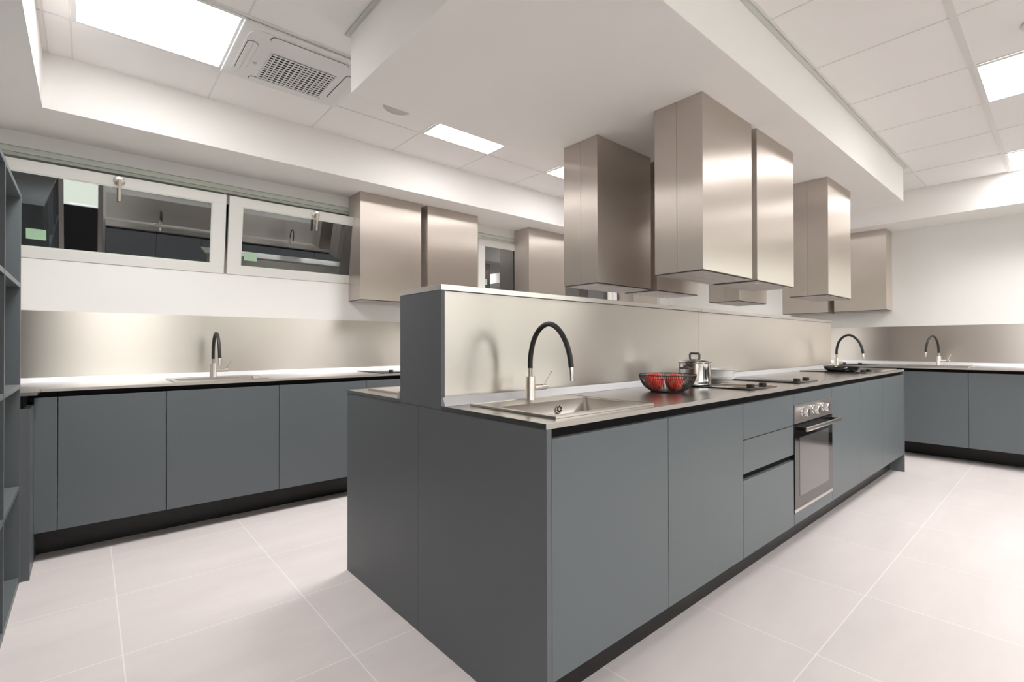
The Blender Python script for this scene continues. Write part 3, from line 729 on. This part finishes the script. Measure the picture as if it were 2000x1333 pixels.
# ------------------------------------------------------------------ things on the island
# wire fruit bowl
BX, BY = 1.075, .283
t = thing('fruit_bowl', 'round black wire fruit bowl holding two red apples', 'bowl', (BX, BY, ZT))
prof = [(.073, .004), (.092, .014), (.108, .030), (.120, .050), (.128, .078)]
def bprof(u):
    x = u * (len(prof) - 1); i = min(int(x), len(prof) - 2); f = x - i
    return (prof[i][0] * (1 - f) + prof[i + 1][0] * f, prof[i][1] * (1 - f) + prof[i + 1][1] * f)
wm = MB()
for k in range(96):
    an = 2 * PI * k / 96
    wm.tube([(bprof(u / 6)[0] * math.cos(an), bprof(u / 6)[0] * math.sin(an), bprof(u / 6)[1]) for u in range(7)], .00115, 5, caps=False)
wm.build('wire_basket', 'wire', t, smooth=True)
rg = MB()
for r, z, th in ((.128, .079, .0019), (.1245, .064, .0010)):
    rg.tube([(r * math.cos(2 * PI * k / 64), r * math.sin(2 * PI * k / 64), z) for k in range(64)], th, 8, closed=True)
rg.build('rim_wire', 'wire', t, smooth=True)
MB().lathe([(0, .0006), (.074, .0006), (.076, .003), (.074, .006), (0, .006)], 48).build('base_plate', 'wire', t, smooth=True)
apf = [(0, .012), (.006, .004), (.018, .0), (.030, .008), (.0385, .024), (.0425, .042), (.041, .057), (.034, .070), (.022, .077), (.010, .075), (.003, .069), (0, .066)]
for (dx, dy, s_, rz, lb) in ((-.048, .038, 1.02, 0, 'left red apple in the black wire bowl, the larger one'), (.016, -.026, .96, 1.3, 'right red apple in the black wire bowl')):
    a_ = thing('apple', lb, 'apple', (BX + dx, BY + dy, ZT + .0065), rz, 'red apples in the wire bowl')
    a_.scale = (s_, s_, s_)
    MB().lathe(apf, 32).build('fruit_body', 'apple', a_, smooth=True)
    MB().tube([(0, 0, .066), (.002, .001, .076), (.006, .002, .083)], .0013, 8).build('stem', 'brown', a_, smooth=True)

# pot
t = thing('stock_pot', 'shiny steel cooking pot with a glass-topped lid standing on the near hob', 'pot', (1.452, .352, ZT + .0064), math.radians(92))
pf = [(0, 0), (.074, 0), (.080, .004), (.0815, .012), (.0800, .018), (.0815, .024), (.0815, .112), (.0840, .117), (.0832, .119), (.0795, .116), (.0790, .026), (.076, .006), (0, .005)]
MB().lathe(pf, 64).build('pot_body', 'steel_chrome', t, smooth=True)
ld = MB().lathe([(.0860, .1192), (.0865, .1215), (.080, .1255), (.050, .1345), (.020, .1385), (0, .139), (0, .137), (.020, .1365), (.050, .1325), (.080, .1195)], 64).build('lid', 'steel_chrome', t, smooth=True)
lk = MB(); lk.tube([(-.026, 0, .1375), (-.026, 0, .160), (-.022, 0, .164), (.022, 0, .164), (.026, 0, .160), (.026, 0, .1375)], .0055, 10); lk.build('lid_handle', 'handle_grey', ld, smooth=True)
for s_ in (-1, 1):
    hd = MB(); hd.tube([(-.030, s_ * .079, .088), (-.030, s_ * .098, .090), (-.022, s_ * .108, .091), (.022, s_ * .108, .091), (.030, s_ * .098, .090), (.030, s_ * .079, .088)], .0050, 10)
    hd.build('side_handle', 'handle_grey', t, smooth=True)

# white dishes: shallow one below, deeper bowl on top
DX, DY = 1.790, .388
t = tag(MB().lathe([(0, .0), (.050, .0), (.052, .006), (.070, .014), (.088, .023), (.0925, .030), (.0905, .031), (.088, .030), (.066, .019), (.045, .011), (0, .010)], 56).build('dish', 'white_ceramic', smooth=True), 'shallow white dish at the bottom of the stack behind the pot', 'dish', 'white dishes stacked beside the pot')
t.location = (DX, DY, ZT + .0006)
t = tag(MB().lathe([(0, .0), (.058, 0), (.074, .008), (.086, .044), (.097, .048), (.097, .0515), (.084, .0515), (.071, .014), (.056, .006), (0, .005)], 56).build('bowl', 'white_ceramic', smooth=True), 'deeper white bowl on top of the shallow dish behind the pot', 'bowl', 'white dishes stacked beside the pot')
t.location = (DX, DY, ZT + .0262)

# wooden chopsticks across the hob
for k, (p, q, lb) in enumerate((((1.560, .262), (1.672, .058), 'pale wooden chopstick on the hob, nearer the pot'), ((1.580, .275), (1.694, .062), 'pale wooden chopstick on the hob, farther from the pot'))):
    o = MB().tube([(p[0], p[1], ZT + .0096), (q[0], q[1], ZT + .0102)], [.0022, .0036], 10).build('chopstick', 'wood', smooth=True)
    tag(o, lb, 'chopstick', 'wooden chopsticks on the hob')

# frying pan
t = thing('frying_pan', 'shallow black frying pan standing on the far island hob', 'pan', (3.47, .232, ZT + .0064))
MB().lathe([(0, 0), (.083, 0), (.098, .005), (.110, .015), (.117, .030), (.1215, .038), (.1205, .040), (.1145, .037), (.107, .020), (.094, .009), (.082, .006), (0, .006)], 56).build('pan_body', 'pan', t, smooth=True)
ph = MB(); ph.tube([(.114, .030, .030), (.16, .044, .033), (.30, .085, .036)], [.007, .008, .010], 12); ph.build('pan_handle', 'knob_black', t, smooth=True)
